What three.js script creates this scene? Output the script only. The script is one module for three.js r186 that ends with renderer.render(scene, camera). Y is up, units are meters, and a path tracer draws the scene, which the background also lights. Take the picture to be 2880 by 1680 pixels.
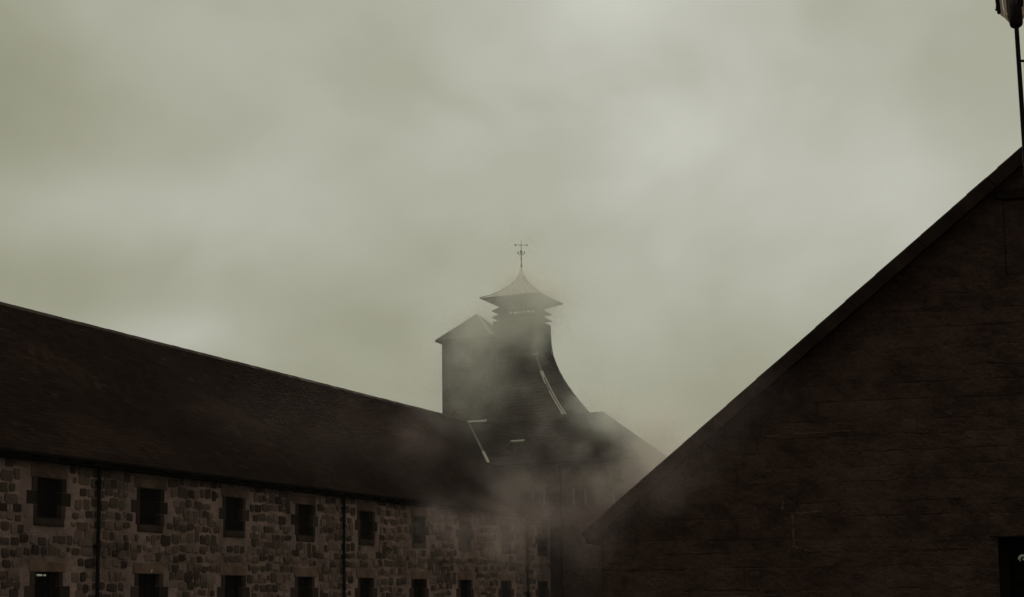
import * as THREE from 'three';
import { mergeGeometries as mergeRaw } from 'three/addons/utils/BufferGeometryUtils.js';
import { ImprovedNoise } from 'three/addons/math/ImprovedNoise.js';

// ---------------------------------------------------------------- camera, sky, sun, exposure
const W = 1024, H = 597, PITCH = 6.1;
const scene = new THREE.Scene();
const camera = new THREE.PerspectiveCamera(23.7196, W / H, 0.1, 1500);
camera.rotation.order = 'YXZ';
camera.position.set(0, 1.6, 0);
camera.rotation.set(THREE.MathUtils.degToRad(PITCH), 0, -0.0112);
camera.setViewOffset(W, H, 0, -H * 0.25099, W, H);            // a shifted lens: the horizon lies at the foot of the picture
const renderer = new THREE.WebGLRenderer({ antialias: true });
renderer.setSize(W, H);
renderer.toneMapping = THREE.LinearToneMapping;
renderer.toneMappingExposure = 1;
renderer.shadowMap.enabled = true;

let seed = 20240611;
const rnd = () => { seed = (seed * 1664525 + 1013904223) >>> 0; return seed / 4294967296; };
const ran = (a, b) => a + (b - a) * rnd();
const gauss = () => Math.sqrt(-2 * Math.log(1 - rnd() * 0.999999)) * Math.cos(6.283185 * rnd());
const noise = new ImprovedNoise();
const fbm = (x, y, z, o = 5) => { let s = 0, a = 0.5, k = 1; for (let i = 0; i < o; i++) { s += a * noise.noise(x * k, y * k, z * k); a *= 0.5; k *= 2.03; } return s; };

// low rain cloud: an even veil with broad soft swells, a little brighter where the sun stands behind it
{
  const w = 2048, h = 1024, data = new Float32Array(w * h * 4), smooth = THREE.MathUtils.smoothstep, d = new THREE.Vector3();
  const swell = [ // azimuth, elevation (degrees), reach across, reach up, strength
    [5.2, 21.8, 6.5, 6, 0.34], [15.5, 14.4, 4, 3.4, 0.16], [-10.5, 15.2, 7, 2.2, 0.12], [-13.2, 10.3, 2.8, 1.1, 0.3], [-19, 15.3, 4, 1.3, 0.08],
    [-21, 20.5, 5, 6, -0.17], [-15, 17.6, 7, 1.8, -0.04], [-2, 14.3, 4.5, 1.2, -0.06], [-20, 12.4, 5, 1.4, -0.08], [5, 8, 7, 3, -0.07], [-6, 9, 5, 2.2, -0.06], [13, 23, 5, 3, 0.05], [18, 20, 3, 2, -0.03]];
  for (let j = 0; j < h; j++) for (let i = 0; i < w; i++) {
    const el = ((j + 0.5) / h - 0.5) * Math.PI, az = ((i + 0.5) / w) * 2 * Math.PI - Math.PI, o = (j * w + i) * 4;   // az 0 is the texture's middle
    d.set(Math.cos(el) * Math.cos(az), Math.sin(el), Math.cos(el) * Math.sin(az));
    const k = 3.2, wx = fbm(d.x * 2 + 9, d.y * 4, d.z * 2, 3) * 0.8;
    const n = fbm(d.x * k + wx, d.y * k * 1.35, d.z * k + 5 + wx, 6), fine = fbm(d.x * 10 + wx * 2, d.y * 13, d.z * 10, 6);
    let s = 0.365 + 0.06 * smooth(el, 0.1, 0.5) + 0.09 * n + 0.065 * fine;
    const deg = 57.29578, a = az * deg + 90;                     // three.js: the direction -z sits at az = -90 of this texture
    for (const [ca, ce, ra, re, v] of swell) {
      let da = a - ca; da = ((da + 540) % 360) - 180;
      const q = (da / ra) ** 2 + ((el * deg - ce + 2.2 * n * re * 0.3) / re) ** 2;
      s += (v > 0 ? 0.55 : 0.5) * v * Math.exp(-q * 0.8) * (1 + 1.6 * n);
    }
    s *= 1 + 0.75 * smooth(el, 0.5, 1.35);                          // an overcast sky grows brighter towards its zenith
    if (el < 0) s *= 0.6;
    s = Math.max(s, 0.16);
    const warm = smooth(s, 0.25, 0.56);                           // the thicker the cloud, the yellower
    data[o] = s; data[o + 1] = s * 1.004; data[o + 2] = s * (0.725 + 0.155 * warm); data[o + 3] = 1;
  }
  const sky = new THREE.DataTexture(data, w, h, THREE.RGBAFormat, THREE.FloatType);
  sky.mapping = THREE.EquirectangularReflectionMapping;
  sky.magFilter = sky.minFilter = THREE.LinearFilter;
  sky.needsUpdate = true;
  scene.background = sky;
  scene.environment = sky;
}
const sun = new THREE.DirectionalLight(new THREE.Color(1, 0.95, 0.84), 1.2);
sun.position.set(5.5, 24, -58);
sun.target.position.set(0, 0, 0);
sun.castShadow = true;
sun.shadow.radius = 40;
sun.shadow.mapSize.set(2048, 2048);
Object.assign(sun.shadow.camera, { left: -70, right: 70, top: 70, bottom: -70, near: 1, far: 250 });
scene.add(sun, sun.target);
scene.fog = new THREE.FogExp2(new THREE.Color(0.86, 0.87, 0.78), 0.0001);

// ---------------------------------------------------------------- materials
function grain(size, seed0, cells, lo, hi, stretch = 1, gain = 0.62) {  // a tiling grey grain: value noise on a lattice that wraps round
  const d = new Uint8Array(size * size * 4), hash = (x, y, o) => { let h = Math.imul(x * 374761393 + y * 668265263 + o * 974634777 + seed0 * 69069, 1274126177); h ^= h >>> 13; h = Math.imul(h, 1103515245); return ((h ^ (h >>> 16)) >>> 0) / 4294967296; };
  const sm = (t) => t * t * (3 - 2 * t);
  for (let y = 0; y < size; y++) for (let x = 0; x < size; x++) {
    let s = 0, a = 0.5, nx = cells, ny = Math.max(1, Math.round(cells * stretch));
    for (let o = 0; o < 6; o++) {
      const u = x / size * nx, v = y / size * ny, iu = Math.floor(u), iv = Math.floor(v), fu = sm(u - iu), fv = sm(v - iv), iu1 = (iu + 1) % nx, iv1 = (iv + 1) % ny;
      s += a * ((hash(iu, iv, o) * (1 - fu) + hash(iu1, iv, o) * fu) * (1 - fv) + (hash(iu, iv1, o) * (1 - fu) + hash(iu1, iv1, o) * fu) * fv - 0.5);
      a *= gain; nx *= 2; ny *= 2;
    }
    const t = THREE.MathUtils.clamp(0.5 + s * 1.25, 0, 1), c = Math.round(255 * (lo + (hi - lo) * t)), o = (y * size + x) * 4;
    d[o] = d[o + 1] = d[o + 2] = c; d[o + 3] = 255;
  }
  const t = new THREE.DataTexture(d, size, size);
  t.wrapS = t.wrapT = THREE.RepeatWrapping; t.magFilter = THREE.LinearFilter; t.minFilter = THREE.LinearMipmapLinearFilter; t.generateMipmaps = true; t.needsUpdate = true;
  return t;
}
const rough = grain(512, 3, 8, 0, 1, 1, 0.75), blotch = grain(512, 11, 3, 0.35, 1, 1, 0.72), streak = grain(512, 21, 8, 0.4, 1, 0.3), fleck = grain(1024, 33, 6, 0.48, 1, 1.6, 0.86);
const rep = (t, s, sy = s) => { const c = t.clone(); c.repeat.set(s, sy); c.needsUpdate = true; return c; };
const M = (r, g, b, o = {}) => new THREE.MeshPhysicalMaterial({ color: new THREE.Color().setRGB(r, g, b), roughness: 0.95, specularIntensity: 0.05, ...o });
const mat = {
  mortar: M(0.29, 0.2, 0.174, { map: rep(blotch, 0.35), bumpMap: rep(rough, 0.9), bumpScale: 0.03 }),
  dressed: M(0.17, 0.108, 0.084, { map: rep(blotch, 0.6), bumpMap: rep(rough, 1), bumpScale: 0.012 }),
  sill: M(0.06, 0.04, 0.032, { map: rep(blotch, 0.6), bumpMap: rep(rough, 1), bumpScale: 0.012 }),
  quoin: [M(0.034, 0.023, 0.019), M(0.045, 0.03, 0.024), M(0.024, 0.017, 0.014)],
  rubble: [[0.046, 0.031, 0.026], [0.062, 0.042, 0.035], [0.078, 0.053, 0.044], [0.096, 0.065, 0.054], [0.118, 0.081, 0.067], [0.145, 0.1, 0.083], [0.175, 0.122, 0.102]].map((c) => M(...c, { bumpMap: rep(rough, 2), bumpScale: 0.015 })),
  slate: M(1, 1, 1, { vertexColors: true, roughness: 0.95, specularIntensity: 0 }),
  deck: M(0.011, 0.0075, 0.0062, { specularIntensity: 0 }),
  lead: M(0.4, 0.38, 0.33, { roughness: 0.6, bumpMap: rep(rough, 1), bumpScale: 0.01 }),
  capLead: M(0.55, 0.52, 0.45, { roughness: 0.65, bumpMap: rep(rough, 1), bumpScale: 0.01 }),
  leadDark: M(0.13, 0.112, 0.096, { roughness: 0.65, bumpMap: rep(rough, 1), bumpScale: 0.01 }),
  iron: M(0.010, 0.0078, 0.0068, { roughness: 0.6 }),
  ironRust: M(0.026, 0.016, 0.012, { roughness: 0.7 }),
  board: [M(0.007, 0.0055, 0.0048), M(0.0055, 0.0042, 0.0037), M(0.009, 0.0068, 0.0058)],
  void: M(0.004, 0.0032, 0.003),
  harl: M(0.07, 0.045, 0.037, { map: rep(blotch, 0.2), bumpMap: rep(rough, 0.7), bumpScale: 0.02 }),
  harlPale: M(0.13, 0.092, 0.08),
  harlGrey: M(0.085, 0.06, 0.05, { map: rep(streak, 0.25, 0.1), bumpMap: rep(rough, 0.7), bumpScale: 0.02 }),
  timber: M(0.06, 0.044, 0.037, { map: rep(streak, 1.2, 0.3) }),
  soot: M(0.059, 0.036, 0.029, { map: rep(fleck, 0.42), bumpMap: rep(rough, 1.2), bumpScale: 0.03 }),
  sootStone: [[0.060, 0.0365, 0.0295], [0.062, 0.0377, 0.0305], [0.065, 0.0395, 0.032], [0.058, 0.0352, 0.0285]].map((c, i) => M(...c, { map: rep(fleck, 0.42), bumpMap: rep(rough, 1.5), bumpScale: 0.02 })),
  pointing: M(0.085, 0.053, 0.042),
  verge: M(0.03, 0.019, 0.015, { map: rep(streak, 0.6), bumpMap: rep(rough, 2), bumpScale: 0.012 }),
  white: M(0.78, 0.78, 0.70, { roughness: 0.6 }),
  pane: new THREE.MeshPhysicalMaterial({ color: new THREE.Color(0.5, 0.5, 0.48), transmission: 1, thickness: 0, roughness: 0.08 }),
  smoked: new THREE.MeshPhysicalMaterial({ color: new THREE.Color().setRGB(0.46, 0.4, 0.37), transmission: 1, thickness: 0, roughness: 0.25, specularIntensity: 0.4 }),
  ground: M(0.06, 0.045, 0.04, { map: rep(blotch, 40), bumpMap: rep(rough, 160), bumpScale: 0.02 }),
};

// ---------------------------------------------------------------- helpers
function mergeGeometries(list) {
  const keep = list.every((g) => g.attributes.color) ? ['position', 'normal', 'uv', 'color'] : ['position', 'normal', 'uv'];
  return mergeRaw(list.map((g) => { const q = g.index ? g.toNonIndexed() : g.clone(); for (const k of Object.keys(q.attributes)) if (!keep.includes(k)) q.deleteAttribute(k); return q; }));
}
const counts = {};
const numbered = (n) => { const k = counts[n] = (counts[n] ?? -1) + 1; return k ? n + '_' + String(k).padStart(3, '0') : n; };
function add(name, geometry, material, parent, label) {
  const m = new THREE.Mesh(geometry, material);
  m.name = name; m.castShadow = m.receiveShadow = true;
  if (label) m.userData.label = label;
  parent.add(m);
  return m;
}
function thing(name, label, category, pos, turn = 0) {
  const g = new THREE.Group();
  g.name = numbered(name); g.position.set(...pos); g.rotation.y = turn;
  g.userData = { label, category };
  scene.add(g);
  return g;
}
function part(name, parent) { const g = new THREE.Group(); g.name = name; parent.add(g); return g; }
function planar(g) {                                              // uv in metres, laid on by the way each face points
  const p = g.attributes.position, n = g.attributes.normal, uv = new Float32Array(p.count * 2);
  for (let i = 0; i < p.count; i++) {
    const ax = Math.abs(n.getX(i)), ay = Math.abs(n.getY(i)), az = Math.abs(n.getZ(i));
    if (az >= ax && az >= ay) { uv[i * 2] = p.getX(i); uv[i * 2 + 1] = p.getY(i); } else if (ax >= ay) { uv[i * 2] = p.getZ(i); uv[i * 2 + 1] = p.getY(i); } else { uv[i * 2] = p.getX(i); uv[i * 2 + 1] = p.getZ(i); }
  }
  g.setAttribute('uv', new THREE.BufferAttribute(uv, 2));
  return g;
}
function box(x0, x1, y0, y1, z0, z1, c = 0.008) {                 // a box with chamfered edges along its front
  const w = x1 - x0, h = y1 - y0, d = z1 - z0;
  c = Math.min(c, w * 0.2, h * 0.2, d * 0.2);
  const s = new THREE.Shape([[-w / 2 + c, -h / 2 + c], [w / 2 - c, -h / 2 + c], [w / 2 - c, h / 2 - c], [-w / 2 + c, h / 2 - c]].map((p) => new THREE.Vector2(...p)));
  const g = new THREE.ExtrudeGeometry(s, { depth: d - 2 * c, bevelEnabled: true, bevelSize: c, bevelThickness: c, bevelSegments: 1, steps: 1 });
  g.translate((x0 + x1) / 2, (y0 + y1) / 2, z0 + c);
  return planar(g);
}
class Tris {                                                      // loose triangles with a colour each
  constructor() { this.p = []; this.c = []; }
  quad(a, b, c, d, t) { this.tri(a, b, c, t); this.tri(a, c, d, t); }
  tri(a, b, c, t = [1, 1, 1]) { this.p.push(...a, ...b, ...c); for (let i = 0; i < 3; i++) this.c.push(...t); }
  geometry() {
    const g = new THREE.BufferGeometry();
    g.setAttribute('position', new THREE.Float32BufferAttribute(this.p, 3));
    g.setAttribute('color', new THREE.Float32BufferAttribute(this.c, 3));
    g.computeVertexNormals();
    return planar(g);
  }
}
const V = (a) => new THREE.Vector3(...a), mix = (a, b, t) => a.map((x, i) => x + (b[i] - x) * t);
const SL = [0.0135, 0.0086, 0.0069];
function slateTone(base = SL) { const k = ran(0.78, 1.24) * (rnd() < 0.03 ? 1.4 : 1), w = ran(-0.06, 0.06); return [base[0] * k * (1 + w), base[1] * k, base[2] * k * (1 - w)]; }
// one slate: lower edge a-b, upper edge d-c, proud along n at its foot
function slate(t, a, b, c, d, n, thick, tone) {
  const up = (p, k) => p.map((x, i) => x + n[i] * k), th = thick * ran(0.7, 1.35);
  const a1 = up(a, th + 0.004), b1 = up(b, th + 0.004), c1 = up(c, 0.004), d1 = up(d, 0.004), a0 = up(a, 0.001), b0 = up(b, 0.001);
  t.quad(a1, b1, c1, d1, tone); t.quad(a0, b0, b1, a1, tone); t.tri(a0, a1, d1, tone); t.tri(b0, c1, b1, tone);
}
// a field of slates between a foot line and a head line (both functions of height row -> two end points)
function slateField(t, lower, rows, wide, thick, base) {
  for (let r = 0; r < rows; r++) {
    const [a, b] = lower(r / rows), [d, c] = lower((r + 1) / rows), ab = V(b).sub(V(a)), len = ab.length();
    if (len < 0.1) continue;
    const n = V(d).sub(V(a)).cross(ab).normalize().multiplyScalar(-1).toArray(), count = Math.max(1, Math.round(len / wide)), off = (r % 2) * 0.5;
    for (let i = -1; i < count; i++) {
      const j = (k) => (k <= 0 ? 0 : k >= count ? 1 : (k + ran(-0.04, 0.04)) / count), f0 = j(i + off), f1 = j(i + 1 + off) - 0.02 / count;
      if (f1 - f0 < 0.1 / count) continue;
      const s0 = ran(-0.012, 0.006), low = (p, q) => p.map((x, k) => x + (x - q[k]) * s0 * 4);
      const m0 = mix(a, b, f0), lich = THREE.MathUtils.clamp(fbm(m0[0] * 0.21, m0[1] * 0.4, m0[2] * 0.3 + 3, 4) * 3.0 - 0.1, 0, 1), tone = slateTone(base).map((q, k) => q * (1 + lich * [0.55, 0.42, 0.36][k]));   // lichen in patches
      slate(t, low(mix(a, b, f0), mix(d, c, f0)), low(mix(a, b, f1), mix(d, c, f1)), mix(d, c, f1), mix(d, c, f0), n, thick, tone);
    }
  }
}
function strip(a, b, wide, high, up = [0, 1, 0]) {                // a flat bar from a to b lying across `up`
  const A = V(a), B = V(b), x = B.clone().sub(A), L = x.length(); x.normalize();
  const z = x.clone().cross(V(up)).normalize(), y = z.clone().cross(x).normalize();
  const g = box(0, L, -wide / 2, wide / 2, 0, high, 0.01);
  g.applyMatrix4(new THREE.Matrix4().makeBasis(x, z.clone().negate(), y).setPosition(A));
  return g;
}
function rod(a, b, r0, r1 = r0, seg = 10) {
  const A = V(a), B = V(b), L = A.distanceTo(B), g = new THREE.CylinderGeometry(r1, r0, L, seg);
  g.translate(0, L / 2, 0).applyQuaternion(new THREE.Quaternion().setFromUnitVectors(new THREE.Vector3(0, 1, 0), B.sub(A).normalize()));
  g.translate(...a);
  return g;
}
// rubble: a lumpy stone about 1 x 1 across, lying on z = 0 and rising to z = 1
const stoneShapes = [];
for (let k = 0; k < 28; k++) {
  const t = new Tris(), ring = [], top = [], ph = ran(0, 6), j = (v = 0.05) => ran(-v, v), cut = () => ran(0.05, 0.2);
  for (const [sx, sy] of [[1, 1], [-1, 1], [-1, -1], [1, -1]]) { // a worn square: each corner knocked off, each side a little bowed
    const kx = cut(), ky = cut(), a = [sx * 0.5 + j(0.03), sy * (0.5 - ky) + j(0.02)], b = [sx * (0.5 - kx) + j(0.02), sy * 0.5 + j(0.03)], side = sx * sy > 0 ? [a, b] : [b, a];
    side.forEach((p) => ring.push([p[0], p[1], -0.6]));
    ring.push(sx * sy > 0 ? [j(0.15), sy * 0.5 + j(0.06), -0.6] : [sx * 0.5 + j(0.06), j(0.15), -0.6]);
  }
  const n = ring.length, in0 = ran(0.84, 0.93);
  ring.forEach((p, i) => top.push([p[0] * in0 + j(0.02), p[1] * in0 + j(0.02), 0.8 + 0.25 * Math.sin(i / n * 6.2832 * 2 + ph)]));
  const mid = [ran(-0.1, 0.1), ran(-0.1, 0.1), 1.1];
  for (let i = 0; i < n; i++) { const j = (i + 1) % n; t.quad(ring[i], ring[j], top[j], top[i]); t.tri(top[i], top[j], mid); }
  const g = t.geometry(); g.deleteAttribute('color');
  stoneShapes.push(g);
}

// ---------------------------------------------------------------- ground
{
  const g = new THREE.PlaneGeometry(600, 600); g.rotateX(-Math.PI / 2);
  const m = add('ground', g, mat.ground, scene); m.userData.kind = 'structure';
}

// ---------------------------------------------------------------- the long warehouse on the left; x runs away along its wall, z towards the yard
const AXIS = THREE.MathUtils.degToRad(90 - 24.11882), ORIGIN = [-12.255, 0, -37.7];
const warehouse = thing('stone_warehouse', 'long low rubble stone warehouse with small dark windows and black slate roof', 'warehouse', ORIGIN, AXIS);
const X0 = -14, X1 = 34.4, RIDGE = [11.35, -7], EAVE = [5.56, 0.34], BAY = 4.18, WIN = [-0.56, 0.37];
const slopeY = (z) => RIDGE[0] + (EAVE[0] - RIDGE[0]) * (z - RIDGE[1]) / (EAVE[1] - RIDGE[1]);
const openings = [];
for (let k = -3; k <= 8; k++) for (const top of [4.965, 2.48]) openings.push({ k, x0: k * BAY + WIN[0] + (k === 8 ? 0.05 : 0), x1: k * BAY + WIN[1] + (k === 8 ? 0.05 : 0), y0: top - 1.07, y1: top });
{
  const s = new THREE.Shape([[X0, 0], [X1, 0], [X1, 5.72], [X0, 5.72]].map((p) => new THREE.Vector2(...p)));
  for (const o of openings) s.holes.push(new THREE.Path([[o.x0, o.y0], [o.x0, o.y1], [o.x1, o.y1], [o.x1, o.y0]].map((p) => new THREE.Vector2(...p))));
  const g = new THREE.ExtrudeGeometry(s, { depth: 0.55, bevelEnabled: false }); g.translate(0, 0, -0.55);
  const wall = add('wall', planar(g), mat.mortar, warehouse);
  // rubble in rough courses
  const stones = [], taken = (x, y, w, h) => openings.some((o) => x + w / 2 > o.x0 - (y > o.y0 + 0.32 && y < o.y0 + 0.78 ? 0.52 : 0.26) && x - w / 2 < o.x1 + (y > o.y0 + 0.32 && y < o.y0 + 0.78 ? 0.5 : 0.26) && y + h / 2 > o.y0 - 0.24 && y - h / 2 < o.y1 + 0.36);
  for (let y = 0.9, row = 0; y < 5.35; row++) {
    const rh = ran(0.2, 0.31);
    for (let x = -5.5 + ran(0, 0.4); x < X1 - 0.2;) {
      const big = rnd(), w = big < 0.2 ? ran(0.1, 0.2) : big < 0.85 ? ran(0.2, 0.35) : ran(0.35, 0.5), h = (big < 0.2 ? ran(0.12, 0.24) : ran(0.8, 1.1) * rh), cx = x + w / 2, cy = y + rh / 2 + ran(-0.05, 0.05) + 0.06 * Math.sin(x * 0.7 + row);
      if (!taken(cx, cy, w, h) && cy + h / 2 < 5.45) stones.push({ x: cx, y: cy, w, h, big: w * h });
      x += w + (big < 0.16 ? ran(0.02, 0.045) : ran(0.02, 0.065));
    }
    y += rh + ran(0.015, 0.05);
  }
  const shown = (q) => (q.x > -2.4 && q.y > 1.75 ? Math.sqrt(q.big) / (29 + q.x) : 0);
  stones.sort((a, b) => shown(b) - shown(a));
  const rest = [], tone = () => { const r = rnd(); return r < 0.1 ? 0 : r < 0.23 ? 1 : r < 0.38 ? 2 : r < 0.54 ? 3 : r < 0.7 ? 4 : r < 0.86 ? 5 : 6; };
  stones.forEach((q, i) => {
    const m = new THREE.Mesh(stoneShapes[i % stoneShapes.length], mat.rubble[tone()]);
    m.name = 'stone'; m.castShadow = m.receiveShadow = true;
    m.position.set(q.x, q.y, 0); m.rotation.z = ran(-0.1, 0.1) + (rnd() < 0.5 ? Math.PI : 0); m.scale.set(q.w, q.h, ran(0.018, 0.05));
    if (i < 300) wall.add(m);
    else { m.updateMatrix(); const g = m.geometry.clone().applyMatrix4(m.matrix), c = m.material.color, n = g.attributes.position.count; g.setAttribute('color', new THREE.Float32BufferAttribute(Array.from({ length: n }, () => [c.r, c.g, c.b]).flat(), 3)); rest.push(g); }
  });
  const far = add('rubble_stones', mergeGeometries(rest), M(1, 1, 1, { vertexColors: true }), wall); far.userData.kind = 'stuff';
}
for (const o of openings) {
  const win = part('window', warehouse), q = () => mat.quoin[Math.floor(rnd() * 3)];
  add('lintel', box(o.x0 - ran(0.2, 0.3), o.x1 + ran(0.2, 0.3), o.y1 - 0.004, o.y1 + ran(0.27, 0.33), -0.3, ran(0.018, 0.03), 0.015), mat.dressed, win);
  add('sill', box(o.x0 - 0.1, o.x1 + 0.1, o.y0 - 0.2, o.y0 + 0.004, -0.3, 0.05, 0.015), mat.sill, win);
  for (const side of [-1, 1]) {
    const e = side < 0 ? o.x0 : o.x1;
    [[0, 0.34, 0.13], [0.345, 0.70, 0.36], [0.705, 1.065, 0.15]].forEach(([a, b, w]) => {
      w += ran(-0.03, 0.06);
      add('jamb_stone', box(side < 0 ? e - w : e - 0.006, side < 0 ? e + 0.006 : e + w, o.y0 + a + 0.006, o.y0 + b + 0.002, -0.3, ran(0.015, 0.035), 0.015), q(), win);
    });
  }
  const n = 4, pw = (o.x1 - o.x0) / n;
  for (let i = 0; i < n; i++) add('plank', box(o.x0 + i * pw + 0.004, o.x0 + (i + 1) * pw - 0.004, o.y0 + 0.006, o.y1 - 0.006, -0.19, -0.15 + ran(0, 0.01), 0.008), mat.board[Math.floor(rnd() * 3)], win);
  for (const y of [o.y0 + 0.16, o.y1 - 0.28]) add('shutter_rail', box(o.x0 + 0.03, o.x1 - 0.03, y, y + 0.1, -0.139, -0.115), mat.board[1], win);
}
{
  const roof = part('roof', warehouse), t = new Tris();
  // from the eave to the ridge; the far end runs up into the cross range
  const endX = (y) => (y > 8.25 ? 39.6 - (11.25 - y) / 0.545 + 0.12 : 34.7);
  slateField(t, (f) => { const z = EAVE[1] + (RIDGE[1] - EAVE[1]) * f, y = slopeY(z); return [[X0, y, z], [endX(y), y, z]]; }, 44, 0.3, 0.007);
  add('slates', t.geometry(), mat.slate, roof).userData.kind = 'stuff';
  const deck = new Tris(), e = [EAVE[0] - 0.006, EAVE[1] - 0.02], r = [RIDGE[0] - 0.006, RIDGE[1]], back = [EAVE[0], -14.34];
  const prof = [e, r, back, [back[0] - 0.12, back[1]], [r[0] - 0.16, r[1]], [e[0] - 0.1, e[1]]];
  for (let i = 0; i < 6; i++) { const a = prof[i], b = prof[(i + 1) % 6]; const xe = i === 1 || i === 2 || i === 3 ? 39.7 : 34.5; deck.quad([X0, ...a], [xe, ...a], [xe, ...b], [X0, ...b]); }
  add('roof_deck', deck.geometry(), mat.deck, roof);
  for (let x = X0; x < 39.5; x += 0.46) {
    const s = new THREE.Shape([[-0.15, -0.115], [0, 0.03], [0.15, -0.115], [0.11, -0.12], [0, -0.02], [-0.11, -0.12]].map((p) => new THREE.Vector2(...p)));
    const g = new THREE.ExtrudeGeometry(s, { depth: 0.44, bevelEnabled: false }); g.rotateY(Math.PI / 2); g.translate(x, RIDGE[0] + ran(0.022, 0.034), RIDGE[1]);
    add('ridge_tile', g, [mat.ironRust, mat.quoin[0], mat.quoin[1]][Math.floor(rnd() * 3)], roof);
  }
  // walls behind and at the near end, so that the shed is closed
  add('back_wall', box(X0, 39.4, 0, 5.6, -14.1, -13.6), mat.mortar, warehouse);
  const gable = new Tris(); gable.tri([X0 + 0.05, 5.7, 0], [X0 + 0.05, 11.2, -7], [X0 + 0.05, 5.7, -14]); gable.quad([X0 + 0.05, 0, 0.0], [X0 + 0.05, 5.7, 0], [X0 + 0.05, 5.7, -14], [X0 + 0.05, 0, -14]);
  add('gable_wall', gable.geometry(), mat.mortar, warehouse);
  // gutter, brackets, downpipes
  const gs = new THREE.Shape(); gs.absarc(0, 0, 0.075, Math.PI, 2 * Math.PI); gs.absarc(0, 0, 0.062, 2 * Math.PI, Math.PI, true);
  const gg = new THREE.ExtrudeGeometry(gs, { depth: X1 - X0, bevelEnabled: false, curveSegments: 8 }); gg.rotateY(Math.PI / 2); gg.translate(X0, EAVE[0] - 0.025, EAVE[1] + 0.05);
  const gutter = add('gutter', planar(gg), mat.iron, warehouse);
  for (let x = -4; x < X1; x += 1.05) add('gutter_bracket', box(x, x + 0.03, EAVE[0] - 0.12, EAVE[0] - 0.07, EAVE[1] - 0.34, EAVE[1] + 0.09), mat.iron, gutter);
  add('soffit_board', box(X0, X1, EAVE[0] - 0.19, EAVE[0] - 0.115, 0.012, EAVE[1] - 0.03), mat.board[1], warehouse);
  for (const x of [1.74, 14.86, 31.4]) {
    const pipe = add('downpipe', mergeGeometries([rod([x, 0, 0.115], [x, 5.4, 0.115], 0.054, 0.054, 12), rod([x, 5.395, 0.115], [x, 5.46, EAVE[1] + 0.05], 0.05, 0.05, 12)]), mat.iron, warehouse);
    for (const y of [1.15, 3.15, 4.9]) add('pipe_collar', mergeGeometries([rod([x, y, 0.115], [x, y + 0.14, 0.115], 0.072, 0.072, 12), box(x - 0.11, x + 0.11, y + 0.03, y + 0.1, 0.02, 0.075)]), mat.iron, pipe);
  }
  add('wall_peg', rod([4.15, 2.52, 0.03], [4.15, 2.6, 0.06], 0.012, 0.012, 6), mat.white, warehouse);
}
{
  const c = new THREE.Vector3(-0.4, 2.385, 0.04).applyAxisAngle(new THREE.Vector3(0, 1, 0), AXIS).add(V(ORIGIN));
  const t = thing('wall_light', 'tiny pale twin light fitting across the top left corner of the lowest left window', 'wall light', c.toArray(), AXIS);
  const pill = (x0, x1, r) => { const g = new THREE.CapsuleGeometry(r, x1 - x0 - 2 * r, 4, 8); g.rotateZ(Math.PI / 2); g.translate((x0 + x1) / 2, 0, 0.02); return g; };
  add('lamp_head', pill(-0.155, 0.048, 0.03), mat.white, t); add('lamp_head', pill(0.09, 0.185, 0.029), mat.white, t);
  add('bracket', box(-0.1, 0.16, -0.008, 0.008, -0.03, 0.0), mat.iron, t);
}

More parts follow.
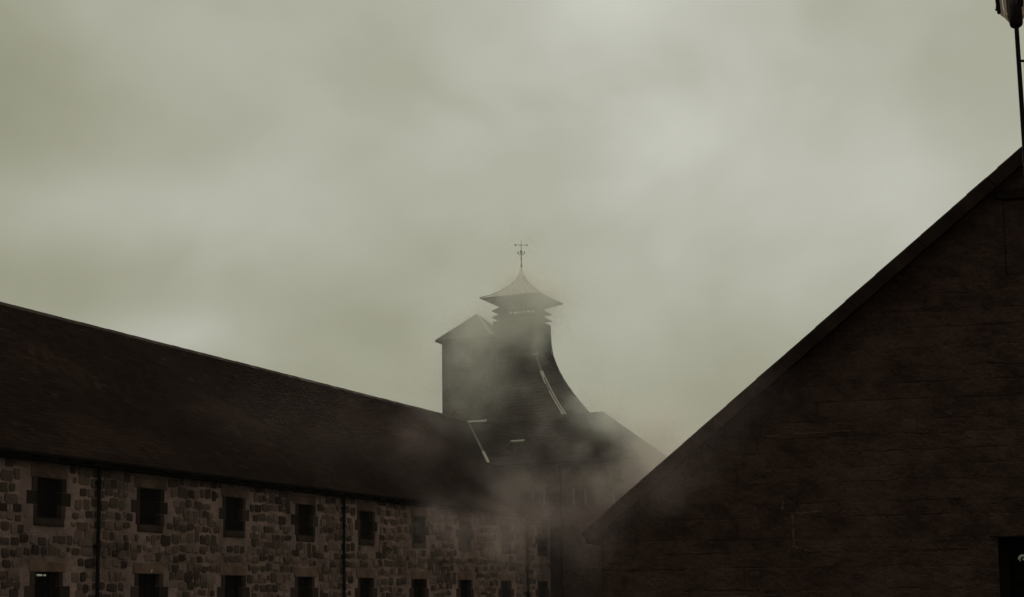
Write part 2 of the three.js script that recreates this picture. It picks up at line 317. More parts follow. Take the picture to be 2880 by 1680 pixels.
// ---------------------------------------------------------------- the cross range that closes the yard
const range = thing('malting_range', 'dark slated cross range with harled wall closing the yard below the pagoda', 'building', ORIGIN, AXIS);
{
  const RX = 39.6, RY = 11.25, EX = 34.12, EY = 8.27, RZ = 1.0, EZ = 4.75, LZ = -8.2, BX = 41.3;
  add('wall', mergeGeometries([box(34.45, 41.0, 0, 8.38, -6.9, 4.3)]), mat.harl, range);
  const roof = part('roof', range), t = new Tris();
  const at = (f) => ({ x: EX + (RX - EX) * f, y: EY + (RY - EY) * f, z: EZ + (RZ - EZ) * f });
  slateField(t, (f) => { const q = at(f); return [[q.x, q.y, -3.3 + (LZ + 4.2) * f], [q.x, q.y, q.z]]; }, 29, 0.3, 0.014);
  slateField(t, (f) => { const q = at(f); return [[q.x, q.y, q.z], [BX + (RX - BX) * f, q.y, q.z]]; }, 29, 0.3, 0.014);
  add('slates', t.geometry(), mat.slate, roof).userData.kind = 'stuff';
  const d = new Tris(), e = 0.012;
  d.quad([EX + 0.02, EY - e, -3.4], [EX + 0.02, EY - e, EZ - 0.02], [RX, RY - e, RZ], [RX, RY - e, -7.4]);
  d.tri([EX + 0.02, EY - e, EZ - 0.02], [BX, EY - e, EZ - 0.02], [RX, RY - e, RZ]);
  d.quad([BX, EY - e, EZ - 0.02], [BX, EY - e, -7], [RX, RY - e, -7], [RX, RY - e, RZ]);
  d.quad([EX + 0.02, EY - 0.12, -3.4], [EX + 0.02, EY - 0.12, EZ - 0.02], [BX, EY - 0.12, EZ - 0.02], [BX, EY - 0.12, -3.4]);
  d.quad([EX + 0.02, EY - 0.12, -3.4], [EX + 0.02, EY - 0.12, EZ - 0.02], [EX + 0.02, EY - e, EZ - 0.02], [EX + 0.02, EY - e, -3.4]);
  d.quad([EX + 0.02, EY - 0.12, EZ - 0.02], [BX, EY - 0.12, EZ - 0.02], [BX, EY - e, EZ - 0.02], [EX + 0.02, EY - e, EZ - 0.02]);
  add('roof_deck', d.geometry(), mat.deck, roof);
  // lead: the valley against the warehouse, and the first length of the ridge
  const vy = (z) => slopeY(z), vx = (z) => 39.6 - (11.25 - vy(z)) / 0.545, vp = (f) => { const z = -6.98 + (3.72) * f; return [vx(z) - 0.02, vy(z) + 0.03, z]; };
  for (let i = 0; i < 4; i++) add('valley_flashing', strip(vp(i / 4 + 0.003), vp((i + 1) / 4), i === 3 ? 0.17 : ran(0.11, 0.14), 0.02), i === 3 ? mat.lead : mat.leadDark, roof);
  for (let i = 0; i < 2; i++) add('abutment_flashing', strip([39.19, 11.19, -6.72 + i * 0.57], [39.19, 11.19, -6.16 + i * 0.57], 0.16, 0.05, [-0.75, 0.66, 0]), mat.lead, roof);
  for (let z = -5.82; z < 0.9; z += 0.46) add('ridge_tile', strip([RX - 0.02, RY + 0.012, z], [RX - 0.02, RY + 0.012, Math.min(z + 0.44, 1.0)], 0.22, 0.05), mat.ironRust, roof);
  // a small rooflight
  const sl = (x) => EY + (x - EX) * (RY - EY) / (RX - EX), n = [-0.478, 0.878, 0], up = (x, z, k) => [x + n[0] * k, sl(x) + n[1] * k, z];
  const light = part('rooflight', range);
  add('rooflight_frame', mergeGeometries([strip(up(35.2, -2.95, 0.03), up(36.55, -2.95, 0.03), 0.06, 0.06, n), strip(up(35.2, -2.3, 0.03), up(36.55, -2.3, 0.03), 0.06, 0.06, n), strip(up(35.2, -2.9, 0.03), up(35.2, -2.35, 0.03), 0.06, 0.06, n)]), mat.ironRust, light);
  add('rooflight_hood', strip(up(36.59, -3.0, 0.03), up(36.59, -2.25, 0.03), 0.13, 0.09, n), mat.lead, light);
  const p = new Tris(); p.quad(up(35.22, -2.93, 0.05), up(35.22, -2.32, 0.05), up(36.52, -2.32, 0.05), up(36.52, -2.93, 0.05));
  add('pane', p.geometry(), mat.pane, light);
  // windows in the harled wall, turned to the yard
  for (const [z, y, h] of [[1.55, 6.15, 0.8], [3.62, 5.9, 0.75], [-0.6, 6.2, 0.75]]) {
    const w = part('window', range), x = 34.45;
    for (const e of [-0.31, 0.31]) add('window_surround', box(x - 0.03, x + 0.05, y, y + h, z + e - 0.05, z + e + 0.05), mat.harlPale, w);
    add('sill', box(x - 0.08, x + 0.05, y - 0.1, y - 0.003, z - 0.4, z + 0.4), mat.sill, w);
    add('lintel', box(x - 0.025, x + 0.05, y + h + 0.003, y + h + 0.18, z - 0.4, z + 0.4), mat.sill, w);
    const g = new Tris(); g.quad([x - 0.006, y + 0.003, z - 0.258], [x - 0.006, y + 0.003, z + 0.258], [x - 0.006, y + h - 0.003, z + 0.258], [x - 0.006, y + h - 0.003, z - 0.258]);
    add('pane', g.geometry(), M(0.01, 0.01, 0.01, { roughness: 0.15 }), w);
  }
  add('downpipe', rod([34.36, 0, 0.62], [34.36, 8.1, 0.62], 0.05), mat.iron, range);
}

// ---------------------------------------------------------------- the kiln: swept roof, neck, louvres, pagoda cap, finial
const KX = 42.1, KZ = -4.72;
const kiln = thing('pagoda_kiln', 'kiln with a swept slate roof and pagoda vent cap half lost in pale smoke', 'kiln', ORIGIN, AXIS);
{
  const B = 1.18, G = [[16.9, 0.0], [16.0, 0.006], [15.3, 0.035], [14.75, 0.125], [14.25, 0.215], [13.72, 0.345], [13.16, 0.51], [12.47, 0.745], [11.85, 0.98], [11.3, 1.2], [10.8, 1.42]];
  const g = (y) => { for (let i = 0; i + 1 < G.length; i++) if (y >= G[i + 1][0]) { const f = (y - G[i + 1][0]) / (G[i][0] - G[i + 1][0]); return G[i + 1][1] + (G[i][1] - G[i + 1][1]) * f; } return G.at(-1)[1]; };
  const gs = (y) => (g(y - 0.25) + 2 * g(y) + g(Math.min(y + 0.25, 16.9))) / 4;
  const aw = (y) => B + 1.3 * gs(y), az = (y) => B + 1.95 * gs(y);
  const corner = (y, sx, sz, k = 0) => [KX + sx * (aw(y) + k), y, KZ + sz * (az(y) + k)];
  const turns = [[-1, -1], [-1, 1], [1, 1], [1, -1]];             // left, near, right, far corners
  add('wall', box(KX - 2.4, KX + 2.4, 0, 11.0, KZ - 3.45, KZ + 3.45), mat.harl, kiln);
  const roof = part('roof', kiln), t = new Tris(), shell = new Tris();
  const ys = []; for (let y = 10.8, s = 0; y < 16.86;) { ys.push(y); const dg = (gs(y) - gs(y + 0.05)) / 0.05 * 1.6; y += 0.22 / Math.sqrt(1 + dg * dg); }
  ys.push(16.9);
  for (let k = 0; k < 4; k++) {
    const p = turns[k], q = turns[(k + 1) % 4];
    for (let i = 0; i + 1 < ys.length; i++) shell.quad(corner(ys[i], ...p, -0.01), corner(ys[i], ...q, -0.01), corner(ys[i + 1], ...q, -0.01), corner(ys[i + 1], ...p, -0.01));
    slateField(t, (f) => { const y = ys[Math.round(f * (ys.length - 1))]; return [corner(y, ...p), corner(y, ...q)]; }, ys.length - 1, 0.28, 0.008, [0.026, 0.0165, 0.0138]);
  }
  add('slates', t.geometry(), mat.slate, roof).userData.kind = 'stuff';
  add('roof_shell', shell.geometry(), mat.deck, roof);
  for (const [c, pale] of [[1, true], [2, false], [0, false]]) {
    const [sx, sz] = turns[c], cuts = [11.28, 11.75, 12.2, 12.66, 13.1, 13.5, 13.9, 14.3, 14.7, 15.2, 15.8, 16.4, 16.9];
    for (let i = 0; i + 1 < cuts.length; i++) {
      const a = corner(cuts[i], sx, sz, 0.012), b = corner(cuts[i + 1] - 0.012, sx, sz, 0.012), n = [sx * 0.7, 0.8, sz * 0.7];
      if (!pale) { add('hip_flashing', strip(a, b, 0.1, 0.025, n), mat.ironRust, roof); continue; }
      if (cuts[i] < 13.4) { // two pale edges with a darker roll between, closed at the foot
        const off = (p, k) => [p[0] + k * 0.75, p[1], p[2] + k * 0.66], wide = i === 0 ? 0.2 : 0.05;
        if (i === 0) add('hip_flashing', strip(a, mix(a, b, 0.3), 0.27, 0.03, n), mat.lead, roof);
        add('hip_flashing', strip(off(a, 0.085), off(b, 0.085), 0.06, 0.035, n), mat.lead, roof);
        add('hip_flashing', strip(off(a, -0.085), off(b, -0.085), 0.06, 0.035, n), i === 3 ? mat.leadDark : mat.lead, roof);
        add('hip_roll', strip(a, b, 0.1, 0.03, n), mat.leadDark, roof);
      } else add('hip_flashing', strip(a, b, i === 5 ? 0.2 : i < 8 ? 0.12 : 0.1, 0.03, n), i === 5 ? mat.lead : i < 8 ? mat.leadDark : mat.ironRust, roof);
    }
  }
  const cb = corner(14.86, -1, 1);
  add('roof_bracket', box(cb[0] - 0.1, cb[0] - 0.02, 14.84, 14.9, cb[2] - 0.12, cb[2] + 0.1), mat.lead, roof);
  // four-sided rings of the vent; each is a polygon of (half-width, height) swept round the square
  const ring = (pts, closed = true) => {
    const r = new Tris();
    for (let k = 0; k < 4; k++) {
      const [ax, az2] = turns[k], [bx, bz] = turns[(k + 1) % 4], P = ([a, y], sx, sz) => [KX + sx * a, y, KZ + sz * a];
      for (let i = 0; i < (closed ? pts.length : pts.length - 1); i++) { const p = pts[i], q = pts[(i + 1) % pts.length]; r.quad(P(p, ax, az2), P(p, bx, bz), P(q, bx, bz), P(q, ax, az2)); }
    }
    return r.geometry();
  };
  const vent = part('vent', kiln);
  add('neck_cap', ring([[B + 0.035, 16.86], [B + 0.035, 16.93], [1.06, 16.99], [1.0, 16.99], [1.0, 16.86]]), mat.timber, vent);
  add('louvre', ring([[1.03, 17.33], [1.29, 17.165], [1.27, 17.14], [1.06, 17.09], [0.98, 17.1], [0.98, 17.32]]), mat.timber, vent);
  add('louvre', ring([[1.03, 17.72], [1.29, 17.53], [1.27, 17.505], [1.06, 17.46], [0.98, 17.47], [0.98, 17.70]]), mat.timber, vent);
  for (let k = 0; k < 4; k++) {
    const [ax, az2] = turns[k], [bx, bz] = turns[(k + 1) % 4];
    for (const f of [0.02, 0.27, 0.42, 0.7, 0.84]) { const x = KX + 0.97 * (ax + (bx - ax) * f), z = KZ + 0.97 * (az2 + (bz - az2) * f); add('vent_post', box(x - 0.035, x + 0.035, 16.97, 17.95, z - 0.035, z + 0.035), mat.timber, vent); }
  }
  const cap = part('cap', kiln), R = 1.76;
  const prof = [[R, 18.2], [R, 18.245], [1.60, 18.30], [1.28, 18.43], [0.92, 18.68], [0.565, 19.0], [0.36, 19.2], [0.215, 19.43], [0.14, 19.64], [0.095, 19.84], [0.05, 20.03]];
  add('cap_roof', ring(prof, false), mat.capLead, cap);
  add('cap_soffit', ring([[R, 18.2], [R - 0.02, 18.17], [1.05, 17.86], [0.9, 17.86], [0.9, 18.16]], false), mat.timber, cap);
  const rolls = [], hips = [];
  for (let k = 0; k < 4; k++) {
    const [ax, az2] = turns[k], [bx, bz] = turns[(k + 1) % 4];
    for (const f of [0, 0.22, 0.42, 0.62, 0.82]) for (let i = 1; i < 8; i++) {
      const P = ([a, y]) => [KX + a * (ax + (bx - ax) * f), y, KZ + a * (az2 + (bz - az2) * f)];
      (f ? rolls : hips).push(rod(P(prof[i]), P(prof[i + 1]), f ? 0.014 : 0.026, f ? 0.014 : 0.026, 6));
    }
  }
  add('hip_rolls', mergeGeometries(hips), mat.timber, cap); add('standing_seams', mergeGeometries(rolls), mat.leadDark, cap);
  const fin = part('finial', kiln), bars = [], ball = (x, y, z, r, sy = 1) => new THREE.SphereGeometry(r, 12, 8).scale(1, sy, 1).translate(x, y, z);
  add('finial_rod', mergeGeometries([rod([KX, 19.9, KZ], [KX, 20.85, KZ], 0.038, 0.026), rod([KX, 20.85, KZ], [KX, 21.68, KZ], 0.022, 0.009), ball(KX, 20.2, KZ, 0.075, 0.8), ball(KX, 20.62, KZ, 0.045, 1.6), ball(KX, 21.0, KZ, 0.07, 1.7), ball(KX, 21.4, KZ, 0.04), rod([KX, 19.66, KZ], [KX, 19.9, KZ], 0.13, 0.06)]), mat.iron, fin);
  for (let k = 0; k < 4; k++) {
    const a = k * Math.PI / 2 + Math.PI / 4 + 0.35, c = Math.cos(a), s = Math.sin(a);
    if (k % 2 === 0) bars.push(rod([KX, 21.4, KZ], [KX + c * 0.31, 21.4, KZ + s * 0.31], 0.012), box(-0.04, 0.04, -0.045, 0.045, -0.012, 0.012).rotateY(-a).translate(KX + c * 0.32, 21.4, KZ + s * 0.32));
    const curve = new THREE.CatmullRomCurve3([[0.02, 20.84], [0.1, 20.86], [0.17, 20.92], [0.2, 21.0], [0.17, 21.03]].map(([r, y]) => new THREE.Vector3(KX + c * r, y, KZ + s * r)));
    bars.push(new THREE.TubeGeometry(curve, 10, 0.02, 6), ball(KX + c * 0.17, 20.98, KZ + s * 0.17, 0.035));
  }
  add('finial_arms', mergeGeometries(bars), mat.iron, fin);
}

// ---------------------------------------------------------------- the hoist tower beside the kiln
const tower = thing('hoist_tower', 'square harled tower with a low pyramid roof standing left of the pagoda kiln', 'tower', ORIGIN, AXIS);
{
  const x0 = 39.7, x1 = 42.63, z0 = -8.525, z1 = -5.6, cx = (x0 + x1) / 2, cz = (z0 + z1) / 2, ey = 15.87, ay = 17.5, o = 0.27;
  add('wall', box(x0, x1, 0, 15.95, z0, z1, 0.02), mat.harlGrey, tower);
  const roof = part('roof', tower), t = new Tris(), d = new Tris(), c = [[x0 - o, z0 - o], [x0 - o, z1 + o], [x1 + o, z1 + o], [x1 + o, z0 - o]];
  for (let k = 0; k < 4; k++) {
    const p = c[k], q = c[(k + 1) % 4], P = ([x, z], f, dy = 0) => [x + (cx - x) * f, ey + (ay - ey) * f + dy, z + (cz - z) * f];
    slateField(t, (f) => [P(p, f * 0.98), P(q, f * 0.98)], 12, 0.26, 0.01, [0.07, 0.055, 0.046]);
    d.tri(P(p, 0, -0.01), P(q, 0, -0.01), P(p, 1, -0.01)); d.quad(P(p, 0, -0.07), P(q, 0, -0.07), P(q, 0, -0.01), P(p, 0, -0.01));
    const back = ([x, z], k2) => [x + (cx - x) * 0.12, ey - 0.09, z + (cz - z) * 0.12];
    d.quad(P(p, 0, -0.07), P(q, 0, -0.07), back(q), back(p));
    const n = [Math.sign(p[0] - cx) * 0.5, 0.8, Math.sign(p[1] - cz) * 0.5];
    const cuts = k === 1 ? [0.02, 0.3, 0.62, 0.98] : [0.02, 0.4, 0.7, 0.98];
    for (let i = 0; i < 3; i++) add('hip_flashing', strip(P(p, cuts[i], 0.012), P(p, cuts[i + 1] - 0.008, 0.012), k === 1 ? 0.26 - i * 0.05 : 0.1 + 0.03 * (i < 2), 0.03, n), k === 1 || (k === 0 && i !== 2) ? mat.lead : mat.leadDark, roof);
  }
  add('slates', t.geometry(), mat.slate, roof).userData.kind = 'stuff';
  add('roof_deck', d.geometry(), mat.timber, roof);
  const lean = new Tris();
  lean.quad([x0 + 0.1, 11.95, z0], [x1, 11.95, z0], [x1, 11.3, z0 - 0.62], [x0 + 0.1, 11.3, z0 - 0.62]); lean.tri([x0 + 0.1, 11.95, z0], [x0 + 0.1, 11.3, z0 - 0.62], [x0 + 0.1, 11.3, z0]);
  add('lean_to_roof', lean.geometry(), mat.leadDark, tower);
  add('downpipe', rod([x0 + 0.4, 9, z1 + 0.07], [x0 + 0.4, 15.7, z1 + 0.07], 0.05), mat.iron, tower);
}

// ---------------------------------------------------------------- the gabled building on the right; x runs along its gable, z towards the camera
const GPOS = [4.784, 0, -14], GTURN = THREE.MathUtils.degToRad(-14);
const gabled = thing('gabled_building', 'near gabled building with blackened stone wall, steep slate verge and a dark doorway', 'building', GPOS, GTURN);
{
  const SL2 = 0.8265, LX = -4.02, AX = 2.2, vergeY = (x) => 6.1 + (x - 0.41) * SL2, ZW = -0.2, top = (x) => vergeY(x) - 0.16;
  const AY = top(AX), RX2 = 2 * AX - LX;
  const s = new THREE.Shape([[LX, 0], [RX2, 0], [RX2, top(LX)], [AX, AY], [LX, top(LX)]].map((p) => new THREE.Vector2(...p)));
  const door = [0.0, 1.15, 0.0, 2.17], blind = [0.2, 1.0, 4.82, 5.6];
  for (const [a, b, c, d] of [[door[0], door[1], 0.004, door[3]], blind]) s.holes.push(new THREE.Path([[a, c], [a, d], [b, d], [b, c]].map((p) => new THREE.Vector2(...p))));
  const g = new THREE.ExtrudeGeometry(s, { depth: 0.6, bevelEnabled: false }); g.translate(0, 0, ZW - 0.6);
  const wall = add('gable_wall', planar(g), mat.soot, gabled);
  // squared rubble, barely proud of its joints
  const inside = (x, y) => y < top(x) - 0.05 && x > LX + 0.02;
  const hit = (x0, x1, y0, y1) => [[-0.06, 1.3, -1, 2.45], [0.1, 1.1, 4.74, 5.8]].some(([a, b, c, d]) => x1 > a && x0 < b && y1 > c && y0 < d);
  let count = 0;
  for (let y = 0.75; y < 6.6;) {
    const rh = ran(0.13, 0.22);
    for (let x = LX + 0.03; x < 1.9;) {
      const w = ran(0.18, 0.5);
      if (inside(x + 0.02, y + rh) && !hit(x, x + w, y, y + rh)) {
        const sh = new THREE.Shape(), j = () => ran(-0.016, 0.016), a = 0.004;
        const pts = [[x + a + j(), y + a + j()], [x + w * 0.5, y + a + j()], [x + w - a + j(), y + a + j()], [x + w - a + j(), y + rh - a + j()], [x + w * 0.5, y + rh - a + j()], [x + a + j(), y + rh - a + j()]];
        sh.setFromPoints(pts.map((p) => new THREE.Vector2(...p)));
        const q = new THREE.ExtrudeGeometry(sh, { depth: 0.02, bevelEnabled: true, bevelSize: 0.01, bevelThickness: 0.006, bevelSegments: 1 }); q.translate(0, 0, ZW - 0.02 + ran(-0.004, 0.003));
        add('stone', planar(q), mat.sootStone[Math.floor(rnd() * 4)], wall); count++;
      }
      x += w + 0.012;
    }
    y += rh + 0.012;
  }
  // patches of paler pointing left between some stones
  const pm = [];
  const pt = (x0, y0, x1, y1, w) => { const n = 7; for (let i = 0; i < n; i++) { if (rnd() < 0.2) continue; const f = i / n, a = [x0 + (x1 - x0) * f + ran(-0.012, 0.012), y0 + (y1 - y0) * f + ran(-0.012, 0.012), ZW - 0.01], b = [x0 + (x1 - x0) * (f + 1.02 / n), y0 + (y1 - y0) * (f + 1.02 / n), ZW - 0.01]; pm.push(strip(a, b, w * ran(0.35, 1.1), 0.022, [0, 0, 1])); } };
  pt(-2.24, 3.275, -1.25, 3.295, 0.012); pt(-2.1, 2.68, -2.1, 2.5, 0.02); pt(-2.02, 2.45, -1.7, 2.48, 0.018); pt(-2.0, 2.44, -2.0, 2.12, 0.022); pt(-2.0, 2.12, -1.82, 2.06, 0.02); pt(-2.0, 2.12, -2.08, 2.05, 0.016); pt(-3.2, 1.6, -2.2, 1.62, 0.012); pt(-2.1, 1.6, -1.5, 1.58, 0.012);
  pm.forEach((p) => add('pointing', p, mat.pointing, wall));
  // blocked opening with its lintel
  const bl = part('blocked_opening', gabled);
  add('infill', box(blind[0] + 0.004, blind[1] - 0.004, blind[2] + 0.004, blind[3] - 0.003, ZW - 0.3, ZW - 0.012), mat.sootStone[3], bl);
  add('lintel', box(blind[0] - 0.08, blind[1] + 0.1, blind[3] + 0.003, blind[3] + 0.1, ZW - 0.2, ZW + 0.03), mat.verge, bl);
  // doorway
  const dw = part('door', gabled);
  add('door_lintel', box(-0.08, 1.25, door[3] + 0.003, door[3] + 0.24, ZW - 0.2, ZW + 0.012), mat.sootStone[1], dw);
  add('door_frame', mergeGeometries([box(0.004, 0.13, 0, 2.05, ZW - 0.4, ZW - 0.26), box(1.02, 1.146, 0, 2.05, ZW - 0.4, ZW - 0.26), box(0.004, 1.146, 2.055, 2.166, ZW - 0.4, ZW - 0.26)]), mat.board[2], dw);
  for (let i = 0; i < 5; i++) add('plank', box(0.134 + i * 0.177, 0.134 + (i + 1) * 0.177 - 0.006, 0.02, 2.05, ZW - 0.36, ZW - 0.33 + ran(0, 0.008)), mat.void, dw);
  add('door_rail', box(0.14, 1.01, 1.72, 1.8, ZW - 0.318, ZW - 0.3), mat.board[1], dw);
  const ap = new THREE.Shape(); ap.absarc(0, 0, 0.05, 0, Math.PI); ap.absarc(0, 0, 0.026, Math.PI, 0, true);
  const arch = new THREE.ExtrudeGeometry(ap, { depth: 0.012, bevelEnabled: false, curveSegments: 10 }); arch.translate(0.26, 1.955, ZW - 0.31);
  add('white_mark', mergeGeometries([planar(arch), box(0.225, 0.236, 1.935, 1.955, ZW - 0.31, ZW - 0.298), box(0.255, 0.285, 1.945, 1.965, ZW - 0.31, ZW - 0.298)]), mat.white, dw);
  // side and back walls
  add('side_wall', box(LX, LX + 0.55, 0, top(LX), -12, ZW - 0.62), mat.soot, gabled);
  add('side_wall', box(RX2 - 0.55, RX2, 0, top(LX), -12, ZW - 0.62), mat.soot, gabled);
  add('back_wall', box(LX, RX2, 0, top(LX), -12.6, -12.02), mat.soot, gabled);
  // roof: two slabs that oversail the gable, slates with their edges on the verge
  const roof = part('roof', gabled), d = new Tris();
  const slab = (sgn) => { const e = (x) => [AX + sgn * (x - AX), vergeY(x)], a = e(LX - 0.12), b = e(AX); const F = (p, dy, z) => [p[0], p[1] + dy, z];
    for (const [y0, y1] of [[-0.03, -0.15]]) { d.quad(F(a, y0, 0), F(b, y0, 0), F(b, y0, -12.7), F(a, y0, -12.7)); d.quad(F(a, y1, 0), F(b, y1, 0), F(b, y1, -12.7), F(a, y1, -12.7)); d.quad(F(a, y0, 0), F(b, y0, 0), F(b, y1, 0), F(a, y1, 0)); d.quad(F(a, y0, 0), F(a, y1, 0), F(a, y1, -12.7), F(a, y0, -12.7)); } };
  slab(1); slab(-1);
  add('roof_deck', d.geometry(), mat.verge, roof);
  const t = new Tris();
  slateField(t, (f) => { const x = LX - 0.14 + (AX - LX + 0.14) * f, y = vergeY(x) - 0.028; return [[x, y, -12.7], [x, y, 0.0]]; }, 40, 0.3, 0.012);
  slateField(t, (f) => { const x = LX - 0.14 + (AX - LX + 0.14) * f, y = vergeY(x) - 0.028; return [[2 * AX - x, y, 0.0], [2 * AX - x, y, -12.7]]; }, 40, 0.3, 0.012);
  add('slates', t.geometry(), mat.slate, roof).userData.kind = 'stuff';
  const ang = Math.atan(SL2), step = 0.2;
  for (let x = LX - 0.14; x < AX; x += step * Math.cos(ang)) {
    const q = box(0, step * 1.25, -0.006, 0.014, -0.16, 0.012 + ran(-0.004, 0.006), 0.003); q.rotateZ(ang - 0.012); q.translate(x, vergeY(x) - 0.016 + ran(-0.002, 0.002), 0);
    add('verge_slate', q, mat.sootStone[Math.floor(rnd() * 4)], roof);
  }
  const n = 9, L = (AX - LX + 0.12) / n;
  for (let i = 0; i < n; i++) { const xa = LX - 0.12 + i * L, xb = xa + L - 0.006; add('verge_board', strip([xa, vergeY(xa) - 0.1, 0.002], [xb, vergeY(xb) - 0.1, 0.002], 0.13, 0.022, [0, 0, 1]), mat.verge, roof); }
  const bg = new THREE.Shape([[LX, top(LX) + 0.002], [RX2, top(LX) + 0.002], [AX, AY]].map((p) => new THREE.Vector2(...p))), bge = new THREE.ExtrudeGeometry(bg, { depth: 0.5, bevelEnabled: false }); bge.translate(0, 0, -12.55);
  add('back_gable', planar(bge), mat.soot, gabled);
}

// ---------------------------------------------------------------- street lamp at the right edge
{
  const lamp = thing('street_lamp', 'black street lamp post with a lantern at the top right corner of the photo', 'street lamp', [4.564, 0, -12]);
  const tilt = [-0.01555, 1, 0], at = (y, x = 0, z = 0) => [tilt[0] * y + x, y, z];
  add('post', mergeGeometries([rod(at(0), at(0.9), 0.075, 0.06, 16), rod(at(0.9), at(3.1), 0.042, 0.034, 16), rod(at(3.1), at(6.58), 0.022, 0.0195, 14), rod(at(0.88), at(0.96), 0.08, 0.08, 16), rod(at(3.06), at(3.14), 0.05, 0.04, 16)]), mat.iron, lamp);
  const bar = part('ladder_bar', lamp);
  add('bar', rod(at(6.238, -0.004), at(6.238, 0.22), 0.011), mat.iron, bar);
  for (const x of [0.077, 0.22]) add('knob', mergeGeometries([rod(at(6.225, x), at(6.275, x), 0.013), new THREE.SphereGeometry(0.015, 10, 8).translate(...at(6.28, x))]), mat.iron, bar);
  add('cable_conduit', rod(at(3.1, 0.052), at(6.23, 0.052), 0.009), mat.ironRust, lamp);
  // lantern
  const Y = 6.545, lan = part('lantern', lamp), pts = [[0.001, 0], [0.035, 0.0], [0.05, 0.012], [0.057, 0.035], [0.056, 0.1], [0.053, 0.22], [0.052, 0.5], [0.001, 0.5]].map((p) => new THREE.Vector2(...p));
  const put = (g) => g.applyMatrix4(new THREE.Matrix4().makeRotationZ(0.0156)).translate(...at(Y));
  add('lantern_stem', put(new THREE.LatheGeometry(pts, 20)), mat.iron, lan);
  const glass = [[0.058, 0.05], [0.088, 0.095], [0.126, 0.135], [0.137, 0.16], [0.165, 0.5]], N = 8;
  for (let i = 0; i < N; i++) {
    const t = new Tris(), a0 = (i + 0.03) / N * 6.28319 + 0.39, a1 = (i + 0.97) / N * 6.28319 + 0.39;
    for (let k = 0; k + 1 < glass.length; k++) { const P = ([r, y], a) => [r * Math.cos(a), y, r * Math.sin(a)]; t.quad(P(glass[k], a0), P(glass[k], a1), P(glass[k + 1], a1), P(glass[k + 1], a0)); }
    add('pane', put(t.geometry()), mat.smoked, lan);
  }
  for (let k = 0; k < 4; k++) {
    const a = k * Math.PI / 2, rib = [];
    rib.push(rod([0.145, 0.14, 0], [0.171, 0.52, 0], 0.0165, 0.022, 10), new THREE.SphereGeometry(0.0165, 10, 8).translate(0.145, 0.138, 0), new THREE.SphereGeometry(0.012, 8, 6).translate(0.166, 0.165, 0), new THREE.SphereGeometry(0.014, 8, 6).translate(0.158, 0.19, 0));
    const g = mergeGeometries(rib); g.rotateY(-a);
    add('lantern_rib', put(g), mat.iron, lan);
  }
  add('lantern_cap', put(new THREE.LatheGeometry([[0.2, 0.52], [0.21, 0.54], [0.19, 0.57], [0.12, 0.66], [0.05, 0.7], [0.02, 0.76], [0.001, 0.78]].map((p) => new THREE.Vector2(...p)), 20)), mat.iron, lan);
}

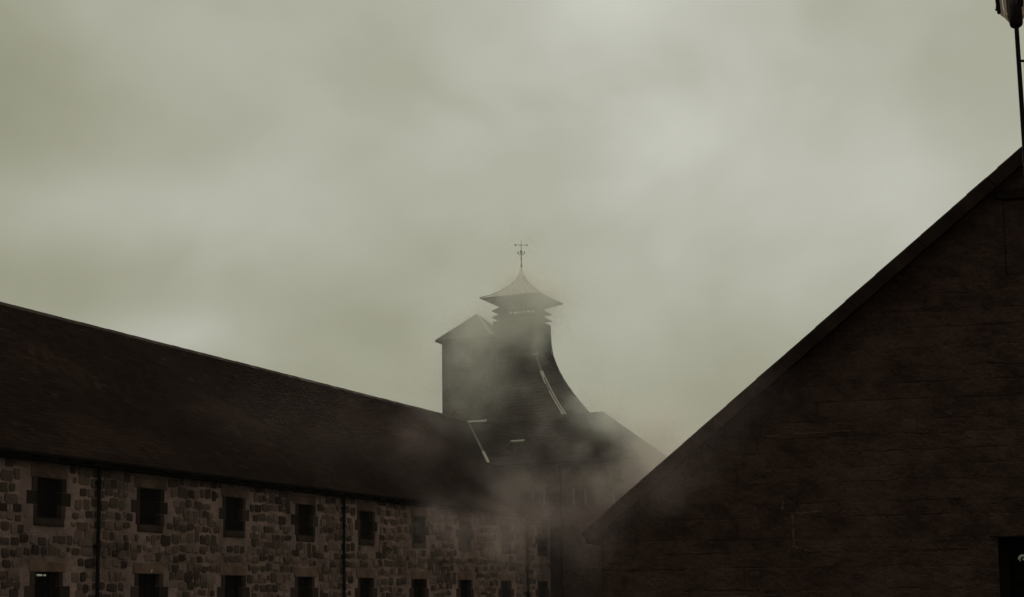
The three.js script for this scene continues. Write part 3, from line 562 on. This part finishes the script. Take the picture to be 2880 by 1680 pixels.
// ---------------------------------------------------------------- smoke: drifting flecks, a real cloud of them between the yard and the kiln
{
  const flecks = 40000, pos = [], nor = [], a = new THREE.Vector3(), b = new THREE.Vector3(), c = new THREE.Vector3(), o = new THREE.Vector3(), SIDE = 0.0165;
  for (let i = 0; i < flecks;) {
    o.set(gauss(), gauss(), gauss());
    const r = o.length(); if (r > 2.6) continue;
    const n = fbm(o.x * 0.9 + 7, o.y * 0.9, o.z * 0.9, 4);
    if (rnd() > THREE.MathUtils.clamp(0.38 + n * 2.5, 0.03, 1)) continue;
    a.set(gauss(), gauss(), gauss()).normalize(); b.set(gauss(), gauss(), gauss()).cross(a).normalize(); c.crossVectors(a, b);
    for (let k = 0; k < 3; k++) { const t = k * 2.0944, R = SIDE * 0.577; pos.push(o.x + R * (b.x * Math.cos(t) + c.x * Math.sin(t)), o.y + R * (b.y * Math.cos(t) + c.y * Math.sin(t)), o.z + R * (b.z * Math.cos(t) + c.z * Math.sin(t))); nor.push(a.x, a.y, a.z); }
    i++;
  }
  const g = new THREE.BufferGeometry();
  g.setAttribute('position', new THREE.Float32BufferAttribute(pos, 3)); g.setAttribute('normal', new THREE.Float32BufferAttribute(nor, 3));
  const OP = 0.14, m = new THREE.MeshPhysicalMaterial({ color: new THREE.Color().setRGB(0.97, 0.97, 0.97), transmission: 0.5, thickness: 0, roughness: 1, specularIntensity: 0, transparent: true, opacity: OP, side: THREE.DoubleSide });
  const drift = [ // where it hangs: centre, reach, optical depth
    [-0.57, 6.95, -64.0, 3.47, 1.65, 0.13], [4.14, 6.97, -66.0, 2.45, 0.85, 0.4], [2.64, 7.94, -66.0, 2.83, 1.51, 0.16], [7.21, 8.93, -66.0, 1.13, 1.13, 1.5], [5.89, 10.06, -68.0, 1.36, 0.54, 0.9], [6.79, 6.97, -60.0, 1.03, 0.77, 0.8],
    [5.66, 7.43, -66.0, 2.07, 0.85, 0.25], [6.26, 8.56, -66.0, 1.04, 0.85, 0.9], [-2.38, 13.77, -70.0, 1.20, 1.10, 1.1], [-1.58, 15.50, -71.0, 1.32, 0.81, 1.3], [-1.17, 12.63, -70.0, 1.20, 1.20, 0.45], [-2.70, 11.73, -70.0, 1.20, 0.90, 0.35],
    [-1.69, 11.21, -70.0, 2.20, 1.00, 0.18], [1.23, 16.30, -72.0, 1.54, 0.82, 1.0], [0.73, 18.02, -73.0, 1.36, 0.83, 1.7], [2.00, 17.25, -73.0, 1.04, 0.73, 1.1], [0.59, 15.35, -72.0, 1.23, 0.82, 0.8], [-0.36, 14.62, -72.0, 1.03, 1.03, 0.5],
    [0.54, 19.98, -73.0, 0.83, 1.04, 0.4], [3.86, 11.45, -70.0, 0.70, 0.80, 0.8], [4.88, 10.40, -69.0, 0.99, 0.59, 1.1], [1.44, 14.60, -72.0, 0.33, 0.93, 0.5], [5.27, 11.13, -70.0, 1.20, 0.80, 0.3], [1.24, 11.99, -70.0, 3.00, 1.60, 0.1],
    [-6.32, 7.80, -50.0, 2.43, 1.29, 0.035], [-3.86, 7.85, -56.0, 1.60, 0.96, 0.08], [0.74, 2.29, -13.0, 0.22, 0.19, 0.09], [-8.74, 8.27, -46.0, 2.10, 1.05, 0.012], [-1.07, 4.64, -60.0, 2.40, 1.03, 0.24], [-2.91, 4.94, -56.0, 1.44, 0.80, 0.12],
    [-1.53, 4.38, -58.0, 1.49, 0.66, 0.22], [-3.27, 4.37, -54.0, 0.93, 0.62, 0.14], [0.49, 4.91, -62.0, 1.24, 1.06, 0.4], [-4.83, 8.25, -58.0, 1.82, 1.66, 0.025], [-3.56, 9.41, -62.0, 1.42, 1.06, 0.05], [2.22, 3.51, -13.0, 0.22, 0.19, 0.06],
    [1.80, 3.13, -13.0, 0.30, 0.26, 0.07], [1.42, 2.80, -13.0, 0.26, 0.22, 0.08], [1.64, 2.65, -13.0, 0.30, 0.19, 0.05], [1.04, 2.51, -13.0, 0.26, 0.15, 0.06], [0.66, 2.06, -13.0, 0.30, 0.33, 0.04]];
  const THIN = 0.12, SHARE = 10, thin = g.clone(); thin.setDrawRange(0, Math.floor(flecks / SHARE) * 3);   // thin smoke: the same puff with a tenth of its flecks
  const Q = new THREE.Quaternion(), E = new THREE.Euler(), area = SIDE * SIDE * 0.433 * flecks * 0.5 * OP;      // what one puff of unit size blocks
  const hang = (lobes, shape, part, name, label) => {
    const mats = [], tints = [];
    for (const [x, y, z, rx, ry, tau] of lobes) {
      const need = tau * 6.28 * (rx * 0.75) * (ry * 0.75), size = Math.min(rx, ry) * 0.66;
      for (let got = 0; got < need;) {
        const s = size * ran(0.55, 1.3), one = area / part * s * s * 1.1;
        if (got + one > need && rnd() > (need - got) / one) break;
        got += one;
        const gx = gauss() * 0.62, gy = gauss() * 0.62, gz = gauss() * 0.6;
        E.set(ran(0, 6.28), ran(0, 6.28), ran(0, 6.28)); Q.setFromEuler(E);
        const hue = z > -20 || x < -3.5 ? -0.3 : THREE.MathUtils.clamp((y - 5.5) / 4, 0, 1);
        tints.push(new THREE.Color().setRGB(1, 0.82 + 0.17 * hue, 0.75 + 0.16 * hue));
        mats.push(new THREE.Matrix4().compose(new THREE.Vector3(x + gx * rx + gy * ry * 0.25, y + gy * ry, z + gz * Math.min(Math.max(rx, ry), 1.6) * 0.8), Q, new THREE.Vector3(s * ran(0.8, 1.35), s * ran(0.7, 1.1), s)));
      }
    }
    const smoke = new THREE.InstancedMesh(shape, m, mats.length);
    mats.forEach((q, i) => { smoke.setMatrixAt(i, q); smoke.setColorAt(i, tints[i]); });
    smoke.name = name; smoke.userData = { kind: 'stuff', label, category: 'smoke' };
    smoke.castShadow = smoke.receiveShadow = true;
    scene.add(smoke);
    console.log(name, mats.length);
  };
  hang(drift.filter((d) => d[5] > THIN), g, 1, 'smoke', 'pale smoke billowing in front of the pagoda kiln and the roof beside it');
  hang(drift.filter((d) => d[5] <= THIN), thin, SHARE, 'smoke_001', 'thin brownish smoke drifting over the near gable verge and the long roof');
}
renderer.render(scene, camera);
